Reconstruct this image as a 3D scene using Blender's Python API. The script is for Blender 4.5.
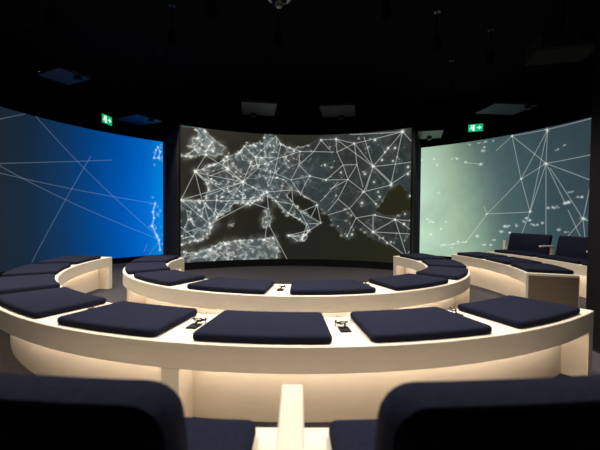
import bpy, bmesh, math, random
import numpy as np
from mathutils import Matrix, Vector

for o in list(bpy.data.objects):
    bpy.data.objects.remove(o, do_unlink=True)
scene = bpy.context.scene
COL = scene.collection
rnd = random.Random(7)

# ------------------------------------------------------------------ camera
CAM_Z = 1.068
cd = bpy.data.cameras.new('camera')
cam = bpy.data.objects.new('camera', cd)
COL.objects.link(cam)
cd.sensor_width = 36.0
cd.lens = 21.6
cd.clip_start = 0.02
cd.dof.use_dof = True
cd.dof.focus_distance = 5.0
cd.dof.aperture_fstop = 2.6
cam.matrix_world = (Matrix.Translation((0, 0, CAM_Z))
                    @ Matrix.Rotation(math.pi / 2 - 0.0266, 4, 'X')
                    @ Matrix.Rotation(0.0074, 4, 'Z'))
scene.camera = cam

# ------------------------------------------------------------------ world, exposure
w = bpy.data.worlds.new('dark_room')
scene.world = w
w.use_nodes = True
w.node_tree.nodes['Background'].inputs[0].default_value = (0.0, 0.0, 0.0, 1)
w.node_tree.nodes['Background'].inputs[1].default_value = 0.0
scene.view_settings.view_transform = 'Standard'
scene.view_settings.look = 'None'
scene.view_settings.exposure = 0.0
scene.view_settings.gamma = 1.0
scene.view_settings.use_curve_mapping = False

SPOT_W = 110.0          # watts of each ceiling spotlight
LED_E = 17.0             # emission of the strips under the benches
SPOT_COL = (1.0, 0.93, 0.84)
LED_COL = (1.0, 0.84, 0.69)

# ------------------------------------------------------------------ layout
CX, CY = -0.034, 4.86   # common centre of the bench rings
SEAT = 0.45
RIM = 0.132
CEIL = 3.8


# ------------------------------------------------------------------ materials
def srgb(r, g, b):
    def f(c):
        c /= 255.0
        return c / 12.92 if c <= 0.04045 else ((c + 0.055) / 1.055) ** 2.4
    return (f(r), f(g), f(b), 1.0)


def material(name, col, rough=0.6, spec=0.5, metallic=0.0):
    m = bpy.data.materials.new(name)
    m.use_nodes = True
    b = m.node_tree.nodes['Principled BSDF']
    b.inputs['Base Color'].default_value = col
    b.inputs['Roughness'].default_value = rough
    b.inputs['Specular IOR Level'].default_value = spec
    b.inputs['Metallic'].default_value = metallic
    return m


def noisy(name, c1, c2, scale, rough=0.7, bump=0.0, spec=0.3, detail=4.0, sheen=0.0, stretch=None, bscale=None):
    m = material(name, c1, rough, spec)
    nt = m.node_tree
    b = nt.nodes['Principled BSDF']
    tc = nt.nodes.new('ShaderNodeTexCoord')
    src = tc.outputs['Object']
    if stretch:
        mp = nt.nodes.new('ShaderNodeMapping')
        mp.inputs['Scale'].default_value = stretch
        nt.links.new(src, mp.inputs[0])
        src = mp.outputs[0]
    n = nt.nodes.new('ShaderNodeTexNoise')
    n.inputs['Scale'].default_value = scale
    n.inputs['Detail'].default_value = detail
    nt.links.new(src, n.inputs['Vector'])
    r = nt.nodes.new('ShaderNodeValToRGB')
    r.color_ramp.elements[0].position = 0.35
    r.color_ramp.elements[1].position = 0.65
    r.color_ramp.elements[0].color = c1
    r.color_ramp.elements[1].color = c2
    nt.links.new(n.outputs['Fac'], r.inputs[0])
    nt.links.new(r.outputs[0], b.inputs['Base Color'])
    if sheen:
        b.inputs['Sheen Weight'].default_value = sheen
    if bump:
        n2 = nt.nodes.new('ShaderNodeTexNoise')
        n2.inputs['Scale'].default_value = bscale or scale * 4
        nt.links.new(src, n2.inputs['Vector'])
        bp = nt.nodes.new('ShaderNodeBump')
        bp.inputs['Strength'].default_value = bump
        bp.inputs['Distance'].default_value = 0.004
        nt.links.new(n2.outputs['Fac'], bp.inputs['Height'])
        nt.links.new(bp.outputs[0], b.inputs['Normal'])
    return m


def emitter(name, col, strength):
    m = bpy.data.materials.new(name)
    m.use_nodes = True
    nt = m.node_tree
    nt.nodes.clear()
    e = nt.nodes.new('ShaderNodeEmission')
    e.inputs[0].default_value = col if len(col) == 4 else (*col, 1)
    e.inputs[1].default_value = strength
    out = nt.nodes.new('ShaderNodeOutputMaterial')
    nt.links.new(e.outputs[0], out.inputs[0])
    return m


M = {
    'laminate': noisy('cream_laminate', (0.73, 0.645, 0.515, 1), (0.76, 0.675, 0.545, 1), 5.0, 0.42, 0.0, 0.4, stretch=(1, 1, 6)),
    'fabric': noisy('navy_wool_fabric', (0.0075, 0.0088, 0.020, 1), (0.0105, 0.012, 0.026, 1), 60.0, 0.95, 0.5, 0.10, bscale=420),
    'carpet': noisy('dark_grey_carpet', (0.040, 0.037, 0.040, 1), (0.064, 0.059, 0.062, 1), 45.0, 0.98, 0.8, 0.1, bscale=300),
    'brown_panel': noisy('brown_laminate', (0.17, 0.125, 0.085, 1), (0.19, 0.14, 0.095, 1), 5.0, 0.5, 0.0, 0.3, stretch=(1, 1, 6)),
    'black_paint': noisy('black_wall_paint', (0.006, 0.006, 0.007, 1), (0.008, 0.008, 0.009, 1), 3.0, 0.95, 0.0, 0.1),
    'black_cloth': noisy('black_drape_cloth', (0.026, 0.026, 0.026, 1), (0.034, 0.034, 0.034, 1), 40.0, 0.95, 0.2, 0.1),
    'black_metal': material('black_powder_coat', (0.012, 0.012, 0.013, 1), 0.35, 0.5),
    'black_plastic': material('black_plastic', (0.006, 0.0055, 0.0055, 1), 0.6, 0.15),
    'panel_grey': noisy('grey_ceiling_panel_felt', (0.028, 0.028, 0.030, 1), (0.034, 0.034, 0.036, 1), 30.0, 0.4, 0.0, 0.5),
    'grey_metal': material('grey_metal', (0.55, 0.55, 0.56, 1), 0.4, 0.5, 0.3),
    'dark_glass': material('dark_dome_glass', (0.01, 0.01, 0.012, 1), 0.08, 0.6),
    'white_plastic': material('white_cable_plastic', (0.45, 0.43, 0.40, 1), 0.4, 0.5),
    'led': emitter('warm_led_strip', LED_COL, LED_E),
    'exit_green': emitter('lit_green_sign', srgb(5, 182, 118), 1.0),
    'exit_white': emitter('lit_white_pictogram', srgb(225, 255, 240), 1.0),
}


# ------------------------------------------------------------------ mesh helpers
def obj(name, verts, faces, mat, parent=None, loc=(0, 0, 0), rotz=0.0, smooth=False):
    me = bpy.data.meshes.new(name)
    me.from_pydata([tuple(v) for v in verts], [], faces)
    me.update()
    bm = bmesh.new()
    bm.from_mesh(me)
    bmesh.ops.recalc_face_normals(bm, faces=bm.faces)
    bm.to_mesh(me)
    bm.free()
    if mat is not None:
        me.materials.append(mat)
    if smooth:
        me.polygons.foreach_set('use_smooth', [True] * len(me.polygons))
        me.set_sharp_from_angle(angle=math.radians(40))
    o = bpy.data.objects.new(name, me)
    COL.objects.link(o)
    o.location = loc
    o.rotation_euler = (0, 0, rotz)
    if parent is not None:
        o.parent = parent
    return o


def empty(name, loc=(0, 0, 0), rotz=0.0, parent=None):
    o = bpy.data.objects.new(name, None)
    o.empty_display_size = 0.1
    COL.objects.link(o)
    o.location = loc
    o.rotation_euler = (0, 0, rotz)
    if parent is not None:
        o.parent = parent
    return o


def tag(o, label, cat, group=None):
    o['label'] = label
    o['category'] = cat
    if group:
        o['group'] = group
    return o


def structure(o):
    o['kind'] = 'structure'
    return o


def clone(o, name=None, parent=None, loc=None, rotz=None):
    c = o.copy()
    COL.objects.link(c)
    c.parent = parent
    if loc is not None:
        c.location = loc
    if rotz is not None:
        c.rotation_euler = (0, 0, rotz)
    return c


def clone_tree(o, parent=None):
    c = clone(o, parent=parent)
    for ch in list(o.children):
        clone_tree(ch, c)
    return c


def box_vf(x0, x1, y0, y1, z0, z1, ch=0.0):
    if ch <= 0:
        v = [(x, y, z) for z in (z0, z1) for y in (y0, y1) for x in (x0, x1)]
        f = [(0, 1, 3, 2), (4, 6, 7, 5), (0, 4, 5, 1), (2, 3, 7, 6), (0, 2, 6, 4), (1, 5, 7, 3)]
        return v, f
    def ring(z, i):
        return [(x0 + i, y0 + ch + 0 * i, z), (x0 + ch, y0 + i, z), (x1 - ch, y0 + i, z), (x1 - i, y0 + ch, z),
                (x1 - i, y1 - ch, z), (x1 - ch, y1 - i, z), (x0 + ch, y1 - i, z), (x0 + i, y1 - ch, z)]
    rings = [ring(z0, ch), ring(z0 + ch, 0), ring(z1 - ch, 0), ring(z1, ch)]
    return loft(rings)


def loft(rings, caps=True):
    n = len(rings[0])
    v = [p for r in rings for p in r]
    f = []
    for k in range(len(rings) - 1):
        for i in range(n):
            j = (i + 1) % n
            f.append((k * n + i, k * n + j, (k + 1) * n + j, (k + 1) * n + i))
    if caps:
        f.append(tuple(range(n))[::-1])
        f.append(tuple((len(rings) - 1) * n + i for i in range(n)))
    return v, f


def join_vf(parts):
    V, F = [], []
    for v, f in parts:
        b = len(V)
        V += list(v)
        F += [tuple(b + i for i in q) for q in f]
    return V, F


def tube_vf(pts, r, n=6, taper=None):
    pts = [Vector(p) for p in pts]
    rings = []
    up = Vector((0, 0, 1))
    for i, p in enumerate(pts):
        d = (pts[min(i + 1, len(pts) - 1)] - pts[max(i - 1, 0)]).normalized()
        a = d.cross(up)
        if a.length < 1e-3:
            a = d.cross(Vector((1, 0, 0)))
        a.normalize()
        b = a.cross(d)
        rr = r if taper is None else taper[i]
        rings.append([tuple(p + (a * math.cos(t) + b * math.sin(t)) * rr) for t in [2 * math.pi * k / n for k in range(n)]])
    return loft(rings)


def lathe_vf(profile, n=24):
    rings = [[(r * math.cos(2 * math.pi * k / n), r * math.sin(2 * math.pi * k / n), z) for k in range(n)] for r, z in profile]
    return loft(rings)


def pol(r, deg, z=0.0):
    a = math.radians(deg)
    return (r * math.sin(a), -r * math.cos(a), z)


def world_pol(r, deg, z=0.0):
    p = pol(r, deg, z)
    return (CX + p[0], CY + p[1], z)


def sweep_vf(profile, a0, a1, step=1.5):
    """profile of (r, z) swept along an arc between two angles in degrees, round the ring centre"""
    n = max(1, int(abs(a1 - a0) / step + 0.5))
    rings = [[pol(r, a0 + (a1 - a0) * k / n, z) for r, z in profile] for k in range(n + 1)]
    return loft(rings)


def bevel_profile(r0, r1, z0, z1, c=0.004):
    return [(r0 + c, z0), (r1 - c, z0), (r1, z0 + c), (r1, z1 - c), (r1 - c, z1), (r0 + c, z1), (r0, z1 - c), (r0, z0 + c)]


def pad_rings(W, Dp, layers, cr, seg=5):
    """rings of a rounded rectangle W x Dp at (inset, height)"""
    out = []
    for ins, h in layers:
        hw, hd = W / 2 - ins, Dp / 2 - ins
        r = max(min(cr - ins * 0.6, hw, hd), 0.004)
        ring = []
        for cx, cy, s in ((hw - r, hd - r, 0), (-hw + r, hd - r, 90), (-hw + r, -hd + r, 180), (hw - r, -hd + r, 270)):
            for k in range(seg + 1):
                t = math.radians(s + 90 * k / seg)
                ring.append((cx + r * math.cos(t), cy + r * math.sin(t), h))
        # extra points along long sides keep the arc smooth
        dense = []
        m = len(ring)
        for i in range(m):
            p, q = ring[i], ring[(i + 1) % m]
            dense.append(p)
            if (i % (seg + 1)) == seg:
                for k in range(1, 8):
                    dense.append(tuple(p[j] + (q[j] - p[j]) * k / 8 for j in range(3)))
        out.append(dense)
    return out

# ------------------------------------------------------------------ room shell
X0, X1, Y0, Y1 = -6.6, 6.6, -1.6, 11.6
structure(obj('floor', *box_vf(X0, X1, Y0, Y1, -0.1, 0.0), M['carpet']))
structure(obj('ceiling', *box_vf(X0, X1, Y0, Y1, CEIL, CEIL + 0.1), M['black_paint']))
structure(obj('wall_left', *box_vf(X0 - 0.1, X0, Y0, Y1, 0, CEIL), M['black_paint']))
structure(obj('wall_right', *box_vf(X1, X1 + 0.1, Y0, Y1, 0, CEIL), M['black_paint']))
structure(obj('wall_back', *box_vf(X0, X1, Y1, Y1 + 0.1, 0, CEIL), M['black_paint']))
structure(obj('wall_front', *box_vf(X0, X1, Y0 - 0.1, Y0, 0, CEIL), M['black_paint']))

# ------------------------------------------------------------------ curved projection screens
# picture content: angle * 50 and height * 500 on each curved screen
LAND = {
    'uk': '-1918,1358 -1872,1390 -1780,1390 -1626,1385 -1532,1363 -1469,1310 -1422,1293 -1326,1250 -1214,1217 -1278,1173 -1278,1133 -1421,1116 -1532,1120 -1734,1098 -1873,1089 -1688,1168 -1827,1187 -1688,1197 -1750,1259 -1657,1276 -1641,1326 -1703,1368 -1796,1360',
    'eu': '-1919,672 -1781,665 -1579,668 -1532,699 -1500,798 -1532,856 -1610,902 -1704,956 -1563,991 -1405,1028 -1310,1062 -1230,1106 -1117,1141 -1004,1176 -922,1241 -824,1255 -693,1280 -594,1283 -578,1377 -495,1390 -395,1361 -378,1289 -311,1269 -127,1230 90,1263 306,1324 504,1394 834,1405 1666,1396 1942,1390 1960,725 1822,737 1728,787 1648,847 1539,820 1461,782 1367,674 1257,594 1418,535 1593,525 1717,565 1871,603 1963,603 1976,103 1728,138 1584,240 1472,257 1311,283 1181,331 1050,369 967,419 902,388 854,284 754,303 653,374 569,447 484,541 316,624 197,687 79,739 -39,791 -139,801 -206,758 -155,706 -87,654 31,581 216,529 368,456 235,413 185,370 85,264 18,274 135,349 117,433 -2,496 -187,559 -338,621 -406,683 -540,734 -689,691 -788,659 -870,648 -1018,667 -1115,635 -1147,574 -1276,542 -1373,492 -1436,422 -1468,373 -1515,324 -1594,296 -1657,277 -1782,280 -1889,254 -1996,238 -1995,670',
    'af': '-1996,209 -1874,177 -1704,161 -1547,186 -1420,223 -1276,250 -1162,259 -983,277 -818,275 -619,285 -486,305 -385,274 -334,200 -351,147 -400,-1 -1997,49',
    'sic': '-185,326 -50,316 68,327 52,264 -66,285',
    'sar': '-604,504 -538,525 -471,515 -487,421 -554,400 -604,421',
    'cor': '-555,588 -505,599 -505,546 -538,536',
    'mal': '-1163,437 -1082,447 -1098,421',
    'cre': '1099,339 1214,326 1359,314 1230,301',
}
LINES = {
    'C': '-1532,1120 -1704,946|-1532,1120 -1181,997|-1181,997 -937,873|-1182,1118 -1181,997|-922,1241 -741,1134|-1704,946 -1919,672|-1704,946 -1594,678|-1704,946 -937,873|-1704,946 -1213,765|-1704,946 -1326,1051|-1919,672 -937,873|-1919,672 -738,680|-1919,672 -1468,442|-937,873 -1357,512|-937,873 -1579,707|-937,873 -823,1050|-937,873 -691,1022|-937,873 -689,795|-937,873 -936,678|-1468,442 -854,648|-1357,712 -1404,512|-1920,416 -1673,287|-1308,160 -1388,82|-1308,160 -1146,64|-395,1361 -311,1275|-311,1275 7,1205|-311,1275 -368,1128|-368,1128 7,1205|-368,1128 -417,976|-417,976 -491,850|-417,976 -140,906|7,1205 -8,1064|7,1205 241,1205|241,1205 356,1324|241,1205 -8,1064|-8,1064 -140,906|-8,1064 177,949|-140,906 177,949|177,949 95,865|177,949 445,907|356,1324 588,1330|356,1324 507,1218|-395,1361 -741,1134|-741,1134 -376,1133|-575,1067 -368,1128|241,1205 574,1196|-823,1040 -575,1067|-540,776 -514,599|-788,659 -514,599|-540,776 -156,801|-540,776 -389,683|-140,906 21,754|21,754 95,865|21,754 298,666|299,645 23,570|299,645 200,518|299,645 368,456|357,682 645,884|-122,801 -104,649|-104,649 -179,553|-389,683 -104,649|-389,683 -179,553|-104,649 23,570|-179,553 133,444|23,570 368,456|23,570 185,381|185,381 -168,321|185,381 51,285|368,456 185,381|133,444 51,285|-545,421 -569,284|-504,431 -199,72|368,456 133,444|-540,776 -788,659|605,1330 910,1275|605,1330 1215,1032|910,1275 1215,1032|910,1275 623,1195|910,1275 955,1059|623,1195 725,1059|725,1059 955,1059|725,1059 445,907|725,1059 810,908|955,1059 810,908|1064,1335 1215,1032|910,1275 1675,1352|1675,1352 1215,1032|1675,1352 1507,850|1675,1352 1824,1241|1215,1032 1829,1051|1215,1032 1507,855|1231,1037 1522,855|1215,1032 1107,797|1507,850 1831,975|955,1059 1057,828|605,1330 623,1195|1675,1352 835,1369|810,908 1074,782|810,908 648,708|810,908 445,907|810,908 513,812|1074,782 840,609|1074,782 1507,840|1074,782 1271,654|648,708 840,609|648,708 483,582|840,609 484,541|840,609 949,512|949,512 1225,544|949,512 1229,372|949,512 804,324|1225,544 1578,501|1225,544 1229,372|1229,372 1578,501|1578,501 1720,454|1720,454 1846,393|1578,501 1843,489|1578,501 1758,169|1229,372 1846,364|1229,372 1759,149|1074,782 1169,948|1759,149 1850,230|-1181,997 -1469,917|-937,873 -1213,976|-1704,946 -1532,856|-1579,678 -1357,512|-1468,442 -1579,668|-1843,367 -1626,404|-691,1022 -425,976|-689,795 -540,776|-691,1022 -741,1134',
    'L': '-3952,1285 -3709,1381|-3597,1384 -2109,256|-3958,931 -2736,1106|-3959,911 -2136,246|-3960,855 -2176,660|-2992,1118 -3657,110|-2287,193 -2328,104|-2109,233 -2247,76|-4476,959 -3958,927|-4483,648 -3960,855|-4392,1110 -3959,911|-4474,1026 -3952,1285',
    'R': '2967,1368 3080,918|2967,1368 3346,1044|2967,1368 2784,1238|3353,1363 3346,1044|3353,1363 3080,918|3353,1363 3188,585|2967,1368 3348,1364|3346,1044 3080,918|3080,918 2692,565|3346,1044 3779,1064|3346,1044 3878,812|3346,1044 3365,366|3346,1044 3188,585|3346,1044 3551,664|3389,997 3730,521|3080,918 3188,585|3188,585 2692,565|2692,565 2437,244|2437,244 2097,178|3188,585 3095,343|3730,521 3590,367|3730,521 3754,358|3730,521 3787,801|3583,600 3706,373|2418,1146 2606,1117|2654,642 2692,565|3353,1363 3860,1373|3730,521 4066,423|3779,1064 4129,1051',
}
SPARKS = {
    'C': '-1704,956,2 -1181,997,2.4 -1532,1120,1.5 -937,873,2.2 -1657,1276,2 -1548,1352,1.5 -1421,1165,2 -1485,1211,1.5 -1595,1213,1.2 -1198,1117,1.3 -725,1135,1.8 -494,1265,1.2 -742,1248,1 -94,1210,1.6 -226,1146,1.2 -575,1067,1.4 -540,776,2.2 -1919,672,1.8 -1766,492,1.8 -1468,442,2 -1357,512,1.5 -1277,713,1.5 -1357,722,1.2 -1626,648,1.4 -389,683,1.3 -187,559,1.3 15,496,1.2 -788,659,1.6 -870,658,1.4 1242,1296,1.8 1451,1206,1.6 1404,1169,1.4 1358,1092,1.6 1562,1200,1.6 1533,1075,1.3 693,982,1.3 1087,960,1.5 1235,876,1.4 1044,666,1.8 1769,1006,1.6 1770,939,1.6 1720,458,1.7 886,341,1.6 804,324,1.3 1229,372,2 1507,840,2 1675,1352,2.4 1215,1032,1.8 445,907,1.4 426,1063,1.5 177,949,1.3 1058,777,1.3 299,645,1.5 1806,728,1.4 1456,266,1.2 1520,278,1.2 1391,315,1.1 1733,555,1.1 -689,691,1.3 -1018,656,1.3 -1579,295,1.3 -1515,344,1.4 -1657,277,1.3 -1782,270,1.2 -1905,330,1.3 -1905,245,1.5 -1874,177,1.5 -1688,151,1.6 -1468,184,1.8 -1227,239,1.8 -983,267,1.8 -785,265,1.6 -586,274,1.7 -436,295,1.8 -368,189,1.6 -168,321,1.4 51,285,1.3 -554,463,1.3 605,1330,1.6 902,1275,1.4 356,1324,1.3 -311,1280,1.3 -904,791,1.2 -821,638,1.3 1271,654,1.3 1301,775,1.2 1334,724,1.2 1258,544,1.2 1578,501,1.6',
    'L': '-2132,1318,1 -2105,1263,1 -2188,1185,1 -2119,1192,1 -2160,1280,0.9 -2176,654,1.2 -2204,561,1.2 -2218,399,1.4 -2150,281,1.3 -2123,233,1.2 -2109,115,1.2 -2190,492,1',
    'R': '2464,1344,1.2 2627,1257,1.8 2606,1117,1.8 2638,1300,1.2 2417,1157,1.4 2301,1203,1.4 2249,1219,1 2649,1353,1.3 2563,1353,1 2745,1350,1 1996,1230,1 2038,1154,1 2071,816,1.2 1914,502,1.2 1956,477,1.2 2010,466,1.2 2172,469,1 2107,384,1 1972,319,1.2 2270,212,1.2 2334,239,1.2 2425,243,1.4 2137,193,1.3 2244,175,1 2587,319,1.6 2663,224,1.4 2748,229,1.4 2783,285,1.5 2864,385,1.8 2909,439,1.8 3379,621,1.4 3431,625,1.6 3471,629,1.2 3551,655,1.7 3590,672,1.8 3607,760,1.2 3715,711,1.3 3686,713,1.1 3456,1155,1 3535,1188,1 3224,457,1.6 3190,506,1.6 3157,525,1.4 3278,458,1.2 3320,479,1.4 3124,485,1.4 3036,442,1.4 2944,440,1.6 2969,368,1.6 3488,417,1.4 3569,402,1.1 3730,521,1.8 3346,1044,1.6 3353,1363,1.6 2967,1368,1.3 3080,918,1.2 3188,585,1.4 2692,565,1 1845,1230,1 1782,862,1',
}


def pts_of(s):
    return [(int(p.split(',')[0]) / 50.0, int(p.split(',')[1]) / 500.0) for p in s.split()]


def lin(c):
    c = np.asarray(c, float) / 255.0
    return np.where(c <= 0.04045, c / 12.92, ((c + 0.055) / 1.055) ** 2.4)


class Picture:
    def __init__(self, key, R, a0, a1, z0, z1, step):
        self.key, self.R, self.a0, self.a1, self.z0, self.z1 = key, R, a0, a1, z0, z1
        self.nx = int(R * math.radians(a1 - a0) / step) + 1
        self.nz = int((z1 - z0) / step) + 1
        self.ang = np.linspace(a0, a1, self.nx)
        self.s = R * np.radians(self.ang)
        self.z = np.linspace(z0, z1, self.nz)
        self.S, self.Z = np.meshgrid(self.s, self.z)
        self.light = np.zeros_like(self.S)

    def m(self, p):
        return (self.R * math.radians(p[0]), p[1])

    def window(self, x0, x1, y0, y1):
        i0, i1 = np.searchsorted(self.s, [x0, x1])
        j0, j1 = np.searchsorted(self.z, [y0, y1])
        return slice(j0, j1), slice(i0, i1)

    def line(self, p, q, width, amp):
        pad = width * 3.5
        w_ = self.window(min(p[0], q[0]) - pad, max(p[0], q[0]) + pad, min(p[1], q[1]) - pad, max(p[1], q[1]) + pad)
        S, Z = self.S[w_], self.Z[w_]
        if S.size == 0:
            return
        dx, dy = q[0] - p[0], q[1] - p[1]
        L2 = dx * dx + dy * dy + 1e-9
        t = np.clip(((S - p[0]) * dx + (Z - p[1]) * dy) / L2, 0, 1)
        d2 = (S - p[0] - t * dx) ** 2 + (Z - p[1] - t * dy) ** 2
        self.light[w_] += amp * np.exp(-d2 / (2 * width * width))

    def spark(self, p, sig, amp, asp=1.0):
        w_ = self.window(p[0] - sig * 4 * asp, p[0] + sig * 4 * asp, p[1] - sig * 4, p[1] + sig * 4)
        S, Z = self.S[w_], self.Z[w_]
        self.light[w_] += amp * np.exp(-(((S - p[0]) / asp) ** 2 + (Z - p[1]) ** 2) / (2 * sig * sig))

    def inside(self, poly):
        m = np.zeros(self.S.shape, bool)
        n = len(poly)
        for i in range(n):
            x0, y0 = poly[i]
            x1, y1 = poly[(i + 1) % n]
            if y0 == y1:
                continue
            c = ((self.Z < y0) != (self.Z < y1)) & (self.S < (x1 - x0) * (self.Z - y0) / (y1 - y0) + x0)
            m ^= c
        return m

    def smooth_noise(self, cell, seed):
        r = np.random.RandomState(seed)
        gx, gy = int((self.s[-1] - self.s[0]) / cell) + 3, int((self.z[-1] - self.z[0]) / cell) + 3
        g = r.rand(gy, gx)
        fx, fy = (self.S - self.s[0]) / cell, (self.Z - self.z[0]) / cell
        ix, iy = fx.astype(int), fy.astype(int)
        tx, ty = fx - ix, fy - iy
        tx, ty = tx * tx * (3 - 2 * tx), ty * ty * (3 - 2 * ty)
        return (g[iy, ix] * (1 - tx) + g[iy, ix + 1] * tx) * (1 - ty) + (g[iy + 1, ix] * (1 - tx) + g[iy + 1, ix + 1] * tx) * ty


def gradient(t, stops):
    xs = [q[0] for q in stops]
    return np.stack([np.interp(t, xs, [lin(q[1])[k] for q in stops]) for k in range(3)], -1)


def picture_centre(P):
    t = (P.S - P.s[0]) / (P.s[-1] - P.s[0])
    base = gradient(t, [(0, (46, 43, 37)), (0.3, (36, 35, 28)), (0.6, (35, 36, 30)), (1, (40, 40, 26))])
    v = (P.Z - P.z[0]) / (P.z[-1] - P.z[0])
    base = base * (1 + 0.5 * np.clip((v - 0.75) * 4, 0, 1))[..., None]
    r = np.random.RandomState(3)
    landmask = np.zeros(P.S.shape, bool)
    coast = []
    for k, s in LAND.items():
        poly = [P.m(q) for q in pts_of(s)]
        mk = P.inside(poly)
        landmask |= mk
        n = len(poly)
        if k == 'cre':
            continue
        for i in range(n):
            p, q = poly[i], poly[(i + 1) % n]
            L = math.hypot(q[0] - p[0], q[1] - p[1])
            c = max(1, int(L / 0.035))
            last = p
            for j in range(1, c + 1):
                e = (p[0] + (q[0] - p[0]) * j / c + r.normal(0, 0.014) * (j < c), p[1] + (q[1] - p[1]) * j / c + r.normal(0, 0.014) * (j < c))
                coast.append((last, e))
                last = e
    n1, n2 = P.smooth_noise(0.45, 5), P.smooth_noise(0.10, 6)
    n3 = P.smooth_noise(0.22, 9)
    west = np.clip((0.62 - t) / 0.35, 0, 1)
    lm = landmask.astype(float)
    a, b = np.array(lin((40, 44, 41))), np.array(lin((62, 79, 84)))
    mixv = np.clip(0.75 * n1 + 0.35 * n2 - 0.15 + 0.12 * west, 0, 1)[..., None]
    lc = a * (1 - mixv) + b * mixv
    east = np.clip((t - 0.52) / 0.18, 0, 1)[..., None]
    lc = lc * (1 - 0.55 * east) + np.array(lin((43, 46, 42))) * 0.55 * east
    base = base * (1 - lm[..., None]) + lc * lm[..., None]
    s0, s1 = P.s[0], P.s[-1]
    zt = P.z[-1]
    cloud = P.smooth_noise(0.085, 21) * P.smooth_noise(0.05, 22)
    P.light += lm * np.clip((0.60 - t) / 0.12, 0.12, 1) * (0.30 * np.clip(cloud - 0.25, 0, 1) + 0.03 * n3)
    north = np.exp(-((t - 0.12) ** 2 / 0.006 + (v - 0.88) ** 2 / 0.02)) + np.exp(-((t - 0.2) ** 2 / 0.05 + (v - 0.06) ** 2 / 0.006)) + 0.5 * np.exp(-((t - 0.30) ** 2 / 0.02 + (v - 0.80) ** 2 / 0.012))
    P.light += lm * north * (0.05 + 0.45 * np.clip(cloud - 0.1, 0, 1))
    for p, q in coast:
        tt = (p[0] - s0) / (s1 - s0)
        edge = p[1] > zt - 0.06 or p[1] < P.z[0] + 0.03 or tt > 0.985 or tt < 0.004
        if edge:
            continue
        k = 0.30 if tt < 0.56 else 0.03
        P.line(p, q, 0.008, k * r.uniform(0.1, 1.1))
        if r.rand() < (0.28 if tt < 0.56 else 0.10):
            P.spark((q[0] + r.normal(0, 0.02), q[1] + r.normal(0, 0.02)), r.uniform(0.006, 0.022), r.uniform(0.05, 0.6) * (1 if tt < 0.6 else 0.5), r.uniform(0.8, 1.6))
        if tt < 0.52 and r.rand() < 0.4:
            P.spark((q[0] + r.normal(0, 0.03), q[1] + r.normal(0, 0.03)), r.uniform(0.03, 0.06), r.uniform(0.02, 0.06))
    # web of small settlements inside the land
    js, is_ = np.nonzero(landmask)
    towns = []
    want = 430
    while len(towns) < want:
        k = r.randint(len(js))
        tt = is_[k] / P.nx
        if r.rand() < (1.0 if tt < 0.4 else 0.55 if tt < 0.55 else 0.28):
            towns.append((P.s[is_[k]], P.z[js[k]], tt))
    T = np.array(towns)
    for i in range(want):
        x, y, tt = T[i]
        west_ = tt < 0.5
        P.spark((x, y), r.uniform(0.007, 0.016), r.uniform(0.0, 1.0) ** 2.5 * 0.5 * (1 if west_ else 0.8), r.uniform(0.8, 1.8))
        d = np.hypot(T[:, 0] - x, T[:, 1] - y)
        for j in np.argsort(d)[[1, 2, 4, 6]]:
            mi = min(int((0.5 * (x + T[j, 0]) - s0) / (s1 - s0) * P.nx), P.nx - 1)
            mj = min(int((0.5 * (y + T[j, 1]) - P.z[0]) / (zt - P.z[0]) * P.nz), P.nz - 1)
            if d[j] < 0.5 and landmask[mj, mi] and r.rand() < 0.8:
                P.line((x, y), (T[j, 0], T[j, 1]), 0.0048, r.uniform(0.02, 0.17) * (1 if west_ else 0.22))
    for ln in LINES['C'].split('|'):
        p, q = [P.m(c) for c in pts_of(ln)]
        P.line(p, q, 0.0038, 0.50)
    for sp in SPARKS['C'].split():
        x, y, rr = sp.split(',')
        p = P.m((int(x) / 50.0, int(y) / 500.0))
        P.spark(p, 0.0085 * float(rr), 0.9)
        P.spark(p, 0.028 * float(rr), 0.05)
    glow = np.clip(P.light, 0, 1.0)
    tint = np.array([0.92, 0.95, 0.88])
    return base + glow[..., None] * tint * 0.95


def picture_left(P):
    t = (P.S - P.s[0]) / (P.s[-1] - P.s[0])
    ang = np.degrees(P.S / P.R)
    base = gradient(ang, [(-100, (36, 42, 46)), (-80, (30, 40, 50)), (-73, (24, 44, 66)), (-66, (16, 56, 98)), (-60, (4, 68, 134)),
                          (-52, (0, 86, 178)), (-46, (0, 106, 206)), (-41, (0, 136, 226))])
    v = (P.Z - P.z[0]) / (P.z[-1] - P.z[0])
    base = base * (1.0 - 0.32 * np.clip(v - 0.45, 0, 1)[..., None] - 0.25 * np.clip(0.25 - v, 0, 1)[..., None])
    for i, ln in enumerate(LINES['L'].split('|')):
        p, q = [P.m(c) for c in pts_of(ln)]
        P.line(p, q, 0.0040, 0.14)
    r = np.random.RandomState(4)
    sp = [tuple(map(float, s.split(','))) for s in SPARKS['L'].split()]
    for x, y, rr in sp:
        P.spark(P.m((x / 50, y / 500)), 0.016 * rr, 0.4)
    pp = [P.m((x / 50, y / 500)) for x, y, rr in sp]
    for i in (0, 1, 3, 2, 4):
        P.line(pp[i], pp[{0: 1, 1: 3, 3: 2, 2: 4, 4: 0}[i]], 0.008, 0.35)
    for a_, b_ in ((5, 6), (6, 11), (11, 7), (7, 8), (8, 9), (9, 10)):
        P.line(pp[a_], pp[b_], 0.010, 0.4)
    for _ in range(40):
        k = r.randint(0, 5) if r.rand() < 0.4 else r.randint(5, 10)
        P.spark((pp[k][0] + r.uniform(-0.06, 0.14), pp[k][1] + r.normal(0, 0.10)), 0.016, r.uniform(0.05, 0.25))
    return base + np.clip(P.light, 0, 0.9)[..., None] * np.array([0.66, 0.82, 1.0])


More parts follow.
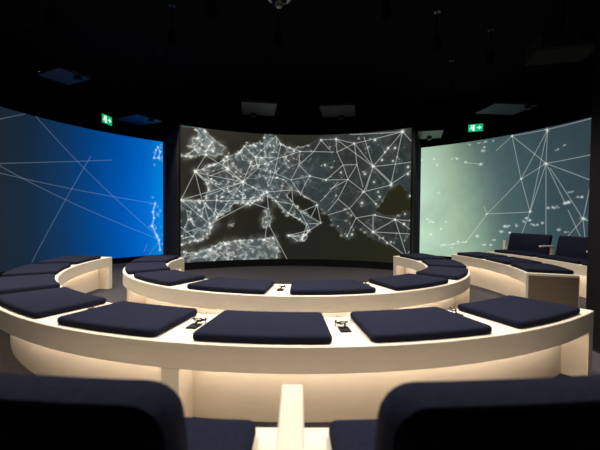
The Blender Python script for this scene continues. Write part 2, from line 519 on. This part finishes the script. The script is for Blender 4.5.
def picture_right(P):
    ang = np.degrees(P.S / P.R)
    v = (P.Z - P.z[0]) / (P.z[-1] - P.z[0])
    a2 = ang + (v - 0.45) * 7.0 * np.clip((ang - 38) / 8, 0, 1)
    base = gradient(a2, [(34, (192, 222, 202)), (40, (176, 206, 180)), (46, (158, 184, 158)), (50, (132, 160, 140)), (54, (102, 126, 118)),
                         (58, (80, 104, 106)), (64, (64, 86, 92)), (70, (58, 76, 84)), (90, (46, 62, 70))])
    n1 = P.smooth_noise(0.5, 11)
    n2 = P.smooth_noise(0.14, 12)
    base = base * (0.88 + 0.16 * n1 + 0.08 * n2)[..., None]
    base = base * (1.0 - 0.25 * np.clip((v - 0.7) * 2.5, 0, 1)[..., None])
    for ln in LINES['R'].split('|'):
        p, q = [P.m(c) for c in pts_of(ln)]
        P.line(p, q, 0.0042, 0.32)
    r = np.random.RandomState(8)
    for s in SPARKS['R'].split():
        x, y, rr = map(float, s.split(','))
        p = P.m((x / 50, y / 500))
        for _ in range(3):
            P.spark((p[0] + r.normal(0, 0.018), p[1] + r.normal(0, 0.010)), 0.008 * rr, 0.27, r.uniform(1, 1.7))
    return base + np.clip(P.light, 0, 0.9)[..., None] * np.array([0.88, 0.95, 0.90])


def curved_screen(key, centre, R, a0, a1, z0, z1, paint, label, step=0.0062):
    root = tag(empty('projection_screen', (centre[0], centre[1], 0)), label, 'screen', 'curved projection screens')
    P = Picture(key, R, a0, a1, z0, z1, step)
    rgb = paint(P)
    A = np.radians(P.ang)
    V = np.zeros((P.nz, P.nx, 3))
    V[..., 0] = R * np.sin(A)[None, :]
    V[..., 1] = R * np.cos(A)[None, :]
    V[..., 2] = P.z[:, None]
    idx = np.arange(P.nz * P.nx).reshape(P.nz, P.nx)
    F = np.stack([idx[:-1, :-1], idx[:-1, 1:], idx[1:, 1:], idx[1:, :-1]], -1).reshape(-1, 4)
    me = bpy.data.meshes.new('picture')
    me.vertices.add(P.nz * P.nx)
    me.vertices.foreach_set('co', V.ravel())
    me.loops.add(F.size)
    me.loops.foreach_set('vertex_index', F.ravel().astype(np.int32))
    me.polygons.add(len(F))
    me.polygons.foreach_set('loop_start', np.arange(0, F.size, 4, dtype=np.int32))
    me.update(calc_edges=True)
    at = me.color_attributes.new('picture', 'FLOAT_COLOR', 'POINT')
    c4 = np.ones((P.nz * P.nx, 4))
    c4[:, :3] = np.clip(rgb.reshape(-1, 3), 0, 1.05)
    at.data.foreach_set('color', c4.ravel())
    m = bpy.data.materials.new('projected_picture')
    m.use_nodes = True
    nt = m.node_tree
    nt.nodes.clear()
    an = nt.nodes.new('ShaderNodeAttribute')
    an.attribute_name = 'picture'
    e = nt.nodes.new('ShaderNodeEmission')
    out = nt.nodes.new('ShaderNodeOutputMaterial')
    nt.links.new(an.outputs['Color'], e.inputs[0])
    nt.links.new(e.outputs[0], out.inputs[0])
    me.materials.append(m)
    o = bpy.data.objects.new('picture', me)
    COL.objects.link(o)
    o.parent = root
    o['label'] = 'lit picture of glowing network lines'
    n = 48
    def ringset(r0, r1, zz0, zz1, b0, b1):
        rings = []
        for k in range(n + 1):
            a = math.radians(b0 + (b1 - b0) * k / n)
            rings.append([(r * math.sin(a), r * math.cos(a), z) for r, z in ((r0, zz0), (r1, zz0), (r1, zz1), (r0, zz1))])
        return loft(rings)
    obj('backing', *ringset(R + 0.004, R + 0.07, z0 - 0.01, z1 + 0.012, a0 - 0.12, a1 + 0.12), M['black_paint'], root)
    obj('plinth', *ringset(R + 0.002, R + 0.16, 0.0, z0 - 0.01, a0 - 0.12, a1 + 0.12), M['black_paint'], root)
    return root


curved_screen('C', (-0.02, 4.0), 3.6, -38.5, 36.3, 0.145, 2.755, picture_centre,
              'large centre curved screen showing a glowing network map of Europe', 0.0054)
curved_screen('L', (CX, CY), 4.85, -92.0, -41.3, 0.12, 2.77, picture_left,
              'left curved screen showing a deep blue picture crossed by thin lines')
curved_screen('R', (CX, CY), 5.10, 36.2, 88.0, 0.12, 2.765, picture_right,
              'right curved screen fading from pale green to dark teal with network lines')

# black drape panels closing the gaps between the screens
for nm, p0, p1 in (('trim_1', (-2.275, 6.86), (-3.215, 8.50)), ('trim_2', (2.155, 6.95), (2.975, 8.97))):
    d = Vector((p1[0] - p0[0], p1[1] - p0[1], 0))
    nrm = Vector((-d.y, d.x, 0)).normalized()
    pr = []
    n = 36
    for k in range(n + 1):
        c = Vector((p0[0], p0[1], 0)) + d * (k / n) + nrm * 0.012 * math.sin(k * 1.9)
        a, b = c - nrm * 0.008, c + nrm * 0.008
        pr.append([(a.x, a.y, 0.0), (b.x, b.y, 0.0), (b.x, b.y, 2.80), (a.x, a.y, 2.80)])
    structure(obj(nm, *loft(pr), M['black_cloth'], None))

# ------------------------------------------------------------------ ring benches
RECESS = 0.15


def bench(label, Ri, Ro, a0, a1, leg_angles, group='curved ring benches'):
    root = tag(empty('curved_bench', (CX, CY, 0)), label, 'bench', group)
    obj('seat_slab', *sweep_vf(bevel_profile(Ri, Ro, SEAT - RIM, SEAT), a0, a1), M['laminate'], root, smooth=True)
    dl = math.degrees(0.09 / Ro)
    obj('recessed_base', *sweep_vf(bevel_profile(Ri + RECESS, Ro - RECESS, 0.0, SEAT - RIM, 0.002), a0 + dl, a1 - dl), M['laminate'], root, smooth=True)
    for a in leg_angles:
        h = math.degrees(0.048 / Ro)
        obj('leg', *sweep_vf(bevel_profile(Ro - RECESS + 0.001, Ro - 0.001, 0.0, SEAT - RIM, 0.002), a - h, a + h), M['laminate'], root)
        hi = math.degrees(0.048 / Ri)
        obj('leg', *sweep_vf(bevel_profile(Ri + 0.001, Ri + RECESS - 0.001, 0.0, SEAT - RIM, 0.002), a - hi, a + hi), M['laminate'], root)
    for s, a in ((1, a0), (-1, a1)):
        obj('end_panel', *sweep_vf(bevel_profile(Ri + 0.001, Ro - 0.001, 0.0, SEAT - RIM, 0.002), a, a + s * dl), M['laminate'], root)
    # warm light strips tucked under the overhang on both sides
    zs = SEAT - RIM
    cuts = [a0 + dl] + sorted(leg_angles) + [a1 - dl]
    for k in range(len(cuts) - 1):
        g = 1.4
        for r in (Ro - RECESS + 0.085, Ri + RECESS - 0.085):
            obj('light_strip', *sweep_vf([(r - 0.008, zs - 0.008), (r + 0.008, zs - 0.008), (r + 0.008, zs - 0.001), (r - 0.008, zs - 0.001)],
                                         cuts[k] + g, cuts[k + 1] - g, 3.0), M['led'], root)
    return root


A_GAPS = [-99.2, -75.6, -52.0, -28.4, -3.75, 20.9, 45.4, 68.8, 91.8, 114.6]
B_GAPS = [-94.3, -77.5, -60.6, -43.7, -26.6, -10.8, 5.35, 21.45, 37.55]
BR_GAPS = [71.0, 84.2, 97.4, 110.6]
CF_GAPS = [-24.9, -12.35, 0.25, 12.85, 25.4]
CR_GAPS = [75.3, 87.9, 100.4, 113.0]
RA, RB, RC = (1.645, 2.12), (2.69, 3.183), (3.825, 4.33)
RCR = (3.68, 4.22)
bench('innermost cream ring bench, open towards the centre screen', *RA, A_GAPS[0] - 0.8, A_GAPS[-1] + 0.8, [A_GAPS[2], A_GAPS[5], A_GAPS[7]])
bench('long cream curved bench of the middle ring, sweeping from left to front', *RB, B_GAPS[0] - 2.4, 38.7, [B_GAPS[2], B_GAPS[5]])
backe = bench('short cream bench on the right beside the aisle with a brown end panel', *RB, 70.4, 111.4, [])
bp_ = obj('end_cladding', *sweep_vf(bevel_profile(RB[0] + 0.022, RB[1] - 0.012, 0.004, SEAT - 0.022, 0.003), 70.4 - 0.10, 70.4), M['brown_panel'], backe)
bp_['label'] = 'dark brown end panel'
backc = bench('cream bench with dark backrests in the foreground, nearest the camera', *RC, -25.6, 26.1, [])
backr = bench('cream bench with dark backrests under the right screen', *RCR, 74.6, 114.4, [])


# ------------------------------------------------------------------ cushions
def cushion_mesh(Ri, Ro, half_deg, th=0.042):
    Rm = (Ri + Ro) / 2
    Dp = Ro - Ri
    W = 2 * math.radians(half_deg) * Rm
    lay = [(0.014, 0.0), (0.003, 0.006), (0.0, 0.014), (0.0, th - 0.012), (0.004, th - 0.004), (0.011, th), (0.030, th + 0.003), (0.25 * Dp, th + 0.005), (0.40 * Dp, th + 0.006)]
    rings = pad_rings(W, Dp, lay, 0.028)
    out = []
    for r in rings:
        q = []
        for x, y, z in r:
            a = x / W * 2 * half_deg
            p = pol(Rm - y, a, z)
            q.append((p[0], p[1] + Rm, z))
        out.append(q)
    v, f = loft(out)
    return v, f, Rm


ORD = ['first', 'second', 'third', 'fourth', 'fifth', 'sixth', 'seventh', 'eighth', 'ninth']
GAPW_A, GAPW_B = 2.6, 1.75


def cushions(ring, gaps, half_gap, group, fmt, edge=0.024):
    n = len(gaps) - 1
    made = {}
    for k in range(n):
        mid = (gaps[k] + gaps[k + 1]) / 2
        half = round((gaps[k + 1] - gaps[k]) / 2 - half_gap, 1)
        if half not in made:
            v, f, Rm = cushion_mesh(ring[0] + edge, ring[1] - edge, half)
            o = made[half] = obj('seat_cushion', v, f, M['fabric'], None, smooth=True)
        else:
            o = clone(made[half])
        o.location = world_pol(Rm, mid, SEAT)
        o.rotation_euler = (0, 0, math.radians(mid + rnd.uniform(-0.35, 0.35)))
        tag(o, fmt(k, n), 'cushion', group)


cushions(RA, A_GAPS, GAPW_A, 'cushions on the inner ring bench',
         lambda k, n: 'navy seat cushion on the innermost ring bench, %s from its left end' % ORD[k])
cushions(RB, B_GAPS, GAPW_B, 'cushions on the middle ring bench',
         lambda k, n: 'navy seat cushion on the long middle ring bench, %s from its right end' % ORD[n - 1 - k])
cushions(RB, BR_GAPS, 0.9, 'cushions on the short right bench',
         lambda k, n: 'navy seat cushion on the short right bench, %s from its brown end panel' % ORD[k], 0.02)
CF_LAB = ['navy seat cushion of the foreground backrest bench, far left end', 'navy seat cushion just left of the centre armrest in the foreground',
          'navy seat cushion just right of the centre armrest in the foreground', 'navy seat cushion of the foreground backrest bench, far right end']
cushions((RC[0], 4.172), CF_GAPS, 1.5, 'cushions on the foreground bench', lambda k, n: CF_LAB[k], 0.025)
cushions((RCR[0], 4.035), CR_GAPS, 0.5, 'cushions on the right backrest bench',
         lambda k, n: 'dark seat cushion under the right screen, %s from the pillar' % ORD[k], 0.02)


# ------------------------------------------------------------------ backrests and armrests, parts of the backrest benches
def backrest(parent, R, mid, half, h0=0.012, height=0.325, th=0.10, lean=0.08, cr=0.06):
    W = 2 * math.radians(half) * R
    lay = [(0.030, 0.0), (0.010, 0.008), (0.0, 0.030), (0.0, th - 0.030), (0.010, th - 0.008), (0.030, th)]
    rings = pad_rings(W, height, lay, cr)
    out = []
    for r in rings:
        q = []
        for x, y, z in r:
            hgt = y + height / 2
            q.append(pol(R + z + lean * hgt / height, mid + x / W * 2 * half, SEAT + h0 + hgt))
        out.append(q)
    return obj('backrest', *loft(out), M['fabric'], parent, smooth=True)


def armrest(parent, r0, r1, a, wdt=0.07, top=0.62):
    h = wdt / 2
    def blk(ra, rb, z0, z1):
        v, f = box_vf(-h, h, -rb, -ra, z0, z1, 0.003)
        t = math.radians(a)
        return [(x * math.cos(t) - y * math.sin(t), x * math.sin(t) + y * math.cos(t), z) for x, y, z in v], f
    arm = obj('armrest', *blk(r0, r1, top - 0.024, top), M['laminate'], parent)
    obj('post', *blk(r1 - 0.05, r1, SEAT, top - 0.024), M['laminate'], arm)


for k in range(4):
    g0, g1 = CF_GAPS[k], CF_GAPS[k + 1]
    backrest(backc, 4.155, (g0 + g1) / 2 - 0.2, (g1 - g0) / 2 - 2.25)
armrest(backc, 3.915, 4.2, CF_GAPS[2], 0.056)
for k in range(3):
    g0, g1 = CR_GAPS[k], CR_GAPS[k + 1]
    backrest(backr, 4.02, (g0 + g1) / 2 + 0.5, (g1 - g0) / 2 - 0.95, th=0.07, lean=0.07, cr=0.025)
for a in CR_GAPS[1:3]:
    armrest(backr, 3.86, 4.10, a + 0.9, 0.04, 0.625)
obj('end_post', *sweep_vf(bevel_profile(4.06, 4.10, SEAT, 0.64, 0.003), 113.3, 113.9), M['laminate'], backr)

# ------------------------------------------------------------------ outlets with cables in the gaps between cushions
def outlet(r, a, label, scale=1.0, flip=1, seed=1):
    rr = random.Random(seed)
    root = tag(empty('power_outlet', world_pol(r, a, SEAT), math.radians(a)), label, 'outlet', 'outlets between the cushions')
    s = scale
    obj('plate', *box_vf(-0.030 * s, 0.030 * s, -0.055 * s, 0.030 * s, 0.0, 0.008, 0.002), M['black_plastic'], root)
    for y in (-0.035, -0.005):
        obj('socket', *lathe_vf([(0.012 * s, 0.006), (0.015 * s, 0.0075), (0.015 * s, 0.0105), (0.011 * s, 0.0105), (0.010 * s, 0.0085)], 12), M['black_metal'], root, (0, y * s, 0))
    pts = []
    for k in range(26):
        t = k / 25
        ang = t * 4.4 * math.pi
        R_ = 0.038 * s * (0.75 + 0.4 * math.sin(t * 7))
        pts.append((flip * (0.012 * s + R_ * math.cos(ang)), 0.045 * s + R_ * 0.7 * math.sin(ang), 0.004 + 0.022 * s * abs(math.sin(t * 5.1)) + 0.004))
    obj('cable', *tube_vf(pts, 0.0032 * s, 6), M['black_plastic'], root, smooth=True)
    obj('plug', *tube_vf([(0.0, -0.004 * s, 0.012), (0.004, 0.006 * s, 0.020 * s), (0.010, 0.022 * s, 0.026 * s), (0.012, 0.035 * s, 0.020 * s)], 0.006 * s, 8), M['black_plastic'], root, smooth=True)
    wire = [(flip * -0.02 * s, 0.05 * s, 0.006), (flip * -0.045 * s, 0.075 * s, 0.010), (flip * -0.055 * s, 0.10 * s, 0.02), (flip * -0.065 * s, 0.085 * s, 0.006)]
    loop = [(flip * 0.01 * s, 0.05 * s, 0.01), (flip * 0.0, 0.075 * s, 0.045 * s), (flip * 0.02 * s, 0.10 * s, 0.05 * s), (flip * 0.035 * s, 0.085 * s, 0.02 * s), (flip * 0.02 * s, 0.06 * s, 0.008)]
    obj('wire', *tube_vf(loop, 0.0018 * s, 5), M['black_plastic'], root, smooth=True)
    obj('wire', *tube_vf(wire, 0.0018 * s, 5), M['black_plastic'], root, smooth=True)


outlet(2.93, B_GAPS[5] + 0.1, 'black outlet with curled cable left of the front middle cushion', 1.0, 1, 1)
outlet(2.93, B_GAPS[6] + 0.1, 'black outlet with cable right of the front middle cushion', 1.0, -1, 2)
outlet(2.80, B_GAPS[7], 'black outlet between the two rightmost cushions of the middle ring', 0.7, 1, 3)
outlet(2.92, B_GAPS[4], 'black outlet between the left cushions of the middle ring', 0.7, 1, 4)
outlet(1.90, A_GAPS[4], 'black outlet on the innermost bench below the centre screen', 0.9, 1, 5)
outlet(1.76, A_GAPS[5], 'small black outlet on the innermost bench, right of centre', 0.7, -1, 6)

# ------------------------------------------------------------------ pillar at the right edge
pv, pf = box_vf(2.365, 2.745, 2.50, 2.96, 0.0, CEIL, 0.006)
pil = tag(empty('pillar', (2.555, 2.73, 0)), 'tall black square pillar at the right edge of the view', 'pillar')
obj('shaft', [(x - 2.555, y - 2.73, z) for x, y, z in pv], pf, M['black_paint'], pil)
obj('foot_plate', *box_vf(-0.20, 0.20, -0.245, 0.245, 0.0, 0.012, 0.002), M['black_metal'], pil)


# ------------------------------------------------------------------ panels hanging from the ceiling
def ceiling_panel(cx, cy, z, rot, wx, wy, label, knob=(0, 0.3)):
    root = tag(empty('ceiling_panel', (cx, cy, z), math.radians(rot)), label, 'panel', 'flat panels hung from the ceiling')
    obj('plate', *box_vf(-wx / 2, wx / 2, -wy / 2, wy / 2, 0.0, 0.045, 0.004), M['panel_grey'], root)
    for sx in (-1, 1):
        for sy in (-1, 1):
            x, y = sx * (wx / 2 - 0.08), sy * (wy / 2 - 0.08)
            obj('hanger_rod', *tube_vf([(x, y, 0.04), (x, y, CEIL - z)], 0.004, 6), M['black_metal'], root)
    obj('mount', *lathe_vf([(0.045, -0.05), (0.055, -0.045), (0.055, -0.01), (0.035, 0.0)], 14), M['black_metal'], root, (knob[0], knob[1], 0))


def projector(x, y, z, rot, label):
    root = tag(empty('projector', (x, y, z), math.radians(rot)), label, 'projector')
    obj('body', *box_vf(-0.33, 0.33, -0.25, 0.25, 0.0, 0.22, 0.02), M['black_cloth'], root)
    obj('lens', *tube_vf([(-0.16, 0.24, 0.11), (-0.16, 0.30, 0.11), (-0.16, 0.34, 0.11)], 0.06, 18), M['dark_glass'], root, smooth=True)
    obj('ceiling_pole', *tube_vf([(0, 0, 0.22), (0, 0, CEIL - z)], 0.022, 12), M['black_metal'], root, smooth=True)
    obj('bracket', *box_vf(-0.14, 0.14, -0.12, 0.12, 0.218, 0.24, 0.004), M['black_metal'], root)
    for k in range(5):
        obj('vent_slot', *box_vf(0.10 + k * 0.035, 0.118 + k * 0.035, -0.256, -0.249, 0.05, 0.17), M['black_plastic'], root)


ceiling_panel(-0.770, 6.642, 3.0, 8, 0.62, 0.78, 'grey ceiling panel above the left part of the centre screen', (-0.09, 0.33))
ceiling_panel(0.689, 6.751, 3.0, -9, 0.63, 0.74, 'grey ceiling panel above the right part of the centre screen', (0.05, 0.33))
ceiling_panel(3.670, 6.534, 3.0, 6, 0.78, 0.61, 'grey ceiling panel above the right screen', (0.27, -0.23))
ceiling_panel(2.85, 8.0, 2.865, -18, 0.52, 0.80, 'pale grey ceiling panel over the gap beside the centre screen', (0.0, 0.25))
projector(3.25, 4.55, 3.08, -14, 'dark projector hanging from the ceiling at the upper right near the pillar')
ceiling_panel(-3.344, 7.476, 3.0, -30, 0.74, 0.60, 'blue lit ceiling panel above the left screen', (0.27, 0.09))
ceiling_panel(-3.353, 5.147, 3.0, -28, 0.54, 0.43, 'dim blue ceiling panel high on the left', (0.18, 0.09))


# ------------------------------------------------------------------ ceiling spotlights
def spotlight(x, y, label, z=3.3, tilt=(0, 0), power=None, size=112, blend=0.5):
    root = tag(empty('ceiling_spotlight', (x, y, z)), label, 'spotlight', 'black ceiling spotlights')
    obj('housing', *lathe_vf([(0.030, 0.16), (0.052, 0.15), (0.055, 0.0), (0.060, -0.004), (0.060, -0.012), (0.052, -0.012), (0.052, 0.05), (0.010, 0.055)], 20), M['black_paint'], root, smooth=True)
    obj('stem', *tube_vf([(0, 0, 0.15), (0, 0, CEIL - z)], 0.010, 8), M['black_metal'], root)
    obj('canopy', *lathe_vf([(0.045, CEIL - z - 0.025), (0.045, CEIL - z)], 16), M['black_metal'], root)
    ld = bpy.data.lights.new('lamp', 'SPOT')
    ld.energy = power or SPOT_W
    ld.color = SPOT_COL
    ld.spot_size = math.radians(size)
    ld.spot_blend = blend
    ld.shadow_soft_size = 0.045
    lo = bpy.data.objects.new('lamp', ld)
    COL.objects.link(lo)
    lo.parent = root
    lo.location = (0, 0, -0.014)
    lo.rotation_euler = (math.radians(tilt[0]), math.radians(tilt[1]), 0)


spotlight(-0.30, 4.75, 'small black spotlight on the ceiling below the dome camera')
spotlight(1.80, 4.85, 'black ceiling spotlight right of centre, high in the frame')
spotlight(2.62, 6.35, 'black ceiling spotlight above the right screen edge', power=70)
spotlight(-1.68, 4.75, 'black ceiling spotlight left of centre, high in the frame')
spotlight(-2.38, 6.15, 'black ceiling spotlight above the gap left of the centre screen')
spotlight(-3.95, 5.25, 'black ceiling spotlight at the upper left above the blue screen')
spotlight(-1.00, 4.10, 'black ceiling spotlight left of the dome camera')
spotlight(0.95, 4.10, 'black ceiling spotlight right of the dome camera')
spotlight(-2.95, 4.30, 'black ceiling spotlight over the left end of the middle ring', power=290, size=92)
spotlight(-2.30, 2.85, 'black ceiling spotlight over the left cushions of the middle ring', power=300, size=90)
spotlight(1.25, 2.95, 'black ceiling spotlight over the aisle in the middle ring', power=220, size=80)
spotlight(2.75, 5.30, 'black ceiling spotlight over the short right bench', power=190, size=90)
spotlight(-1.10, 2.15, 'black ceiling spotlight above the left front cushions', power=290, size=86, blend=0.6)
spotlight(1.00, 2.15, 'black ceiling spotlight above the right front cushions', power=290, size=86, blend=0.6)
spotlight(-1.30, 0.80, 'added unseen spotlight above the foreground bench, left of the camera', power=80, size=84, blend=0.6)  # added out of view to brighten the outer bench rims
spotlight(0.05, 0.72, 'added unseen spotlight above the foreground armrest', power=120, size=84, blend=0.6)  # extra unseen lamp, put in to light the rims and foreground seat
spotlight(1.40, 0.80, 'added unseen spotlight above the foreground bench, right of the camera', power=80, size=84, blend=0.6)  # added like the left one, lifts the rims on this side

# ------------------------------------------------------------------ dome camera
dc = tag(empty('dome_camera', (-0.235, 3.80, 3.3)), 'round grey dome camera on the ceiling at the top of the frame', 'camera')
obj('ring', *lathe_vf([(0.085, 0.02), (0.125, 0.02), (0.130, 0.03), (0.130, 0.075), (0.110, 0.10), (0.02, 0.10)], 32), M['grey_metal'], dc, smooth=True)
obj('dome', *lathe_vf([(0.004, -0.065), (0.035, -0.060), (0.062, -0.042), (0.080, -0.012), (0.086, 0.022)], 28), M['dark_glass'], dc, smooth=True)
obj('lens', *lathe_vf([(0.018, -0.074), (0.026, -0.072), (0.030, -0.050), (0.02, -0.045)], 20), M['grey_metal'], dc, smooth=True)
obj('drop_tube', *tube_vf([(0, 0, 0.09), (0, 0, CEIL - 3.3)], 0.022, 12), M['black_metal'], dc, smooth=True)


# ------------------------------------------------------------------ lit exit signs
def exit_sign(x, y, z, face, label, wdt=0.32, hgt=0.165):
    root = tag(empty('exit_sign', (x, y, z), face), label, 'exit sign', 'green exit signs')
    obj('case', *box_vf(-wdt / 2 - 0.012, wdt / 2 + 0.012, 0.0, 0.05, -hgt / 2 - 0.012, hgt / 2 + 0.012, 0.004), M['black_plastic'], root)
    obj('face', *box_vf(-wdt / 2, wdt / 2, -0.006, -0.0005, -hgt / 2, hgt / 2), M['exit_green'], root)
    def flat(poly, name):
        n = len(poly)
        v = [(px, -0.0105, pz) for px, pz in poly] + [(px, -0.0065, pz) for px, pz in poly]
        f = [tuple(range(n)), tuple(range(n, 2 * n))[::-1]] + [(i, (i + 1) % n, n + (i + 1) % n, n + i) for i in range(n)]
        return obj(name, v, f, M['exit_white'], root)
    k = hgt / 0.165
    # doorway with a running figure in the left half
    cx = -wdt / 4
    def S(pts, ox=cx):
        return [(ox + a * k, b * k) for a, b in pts]
    flat(S([(0.012, -0.065), (0.058, -0.065), (0.058, 0.065), (0.012, 0.065)]), 'doorway')
    flat(S([(-0.012 + 0.014 * math.cos(t * math.pi / 5), 0.050 + 0.014 * math.sin(t * math.pi / 5)) for t in range(10)]), 'figure_head')
    flat(S([(-0.040, 0.012), (-0.018, 0.030), (0.006, 0.028), (0.022, 0.006), (0.014, 0.000), (0.002, 0.014), (-0.004, 0.000), (0.012, -0.018), (0.006, -0.052), (-0.004, -0.052), (-0.002, -0.022), (-0.020, -0.010), (-0.030, -0.034), (-0.056, -0.034), (-0.056, -0.024), (-0.036, -0.022), (-0.024, 0.006), (-0.034, 0.004)]), 'figure_body')
    # arrow in the right half
    flat(S([(-0.050, -0.012), (0.004, -0.012), (-0.018, -0.040), (0.004, -0.040), (0.046, 0.0), (0.004, 0.040), (-0.018, 0.040), (0.004, 0.012), (-0.050, 0.012)], wdt / 4), 'arrow')
    for sx in (-0.1, 0.1):
        obj('hanger_rod', *tube_vf([(sx, 0.025, hgt / 2), (sx, 0.025, CEIL - z)], 0.004, 6), M['black_metal'], root)


exit_sign(3.98, 8.25, 3.09, math.radians(-24), 'green lit exit sign with running figure, above the right screen', 0.30, 0.165)
exit_sign(-4.33, 8.10, 3.17, math.radians(84), 'green lit exit sign seen at an angle above the blue left screen', 0.34, 0.19)
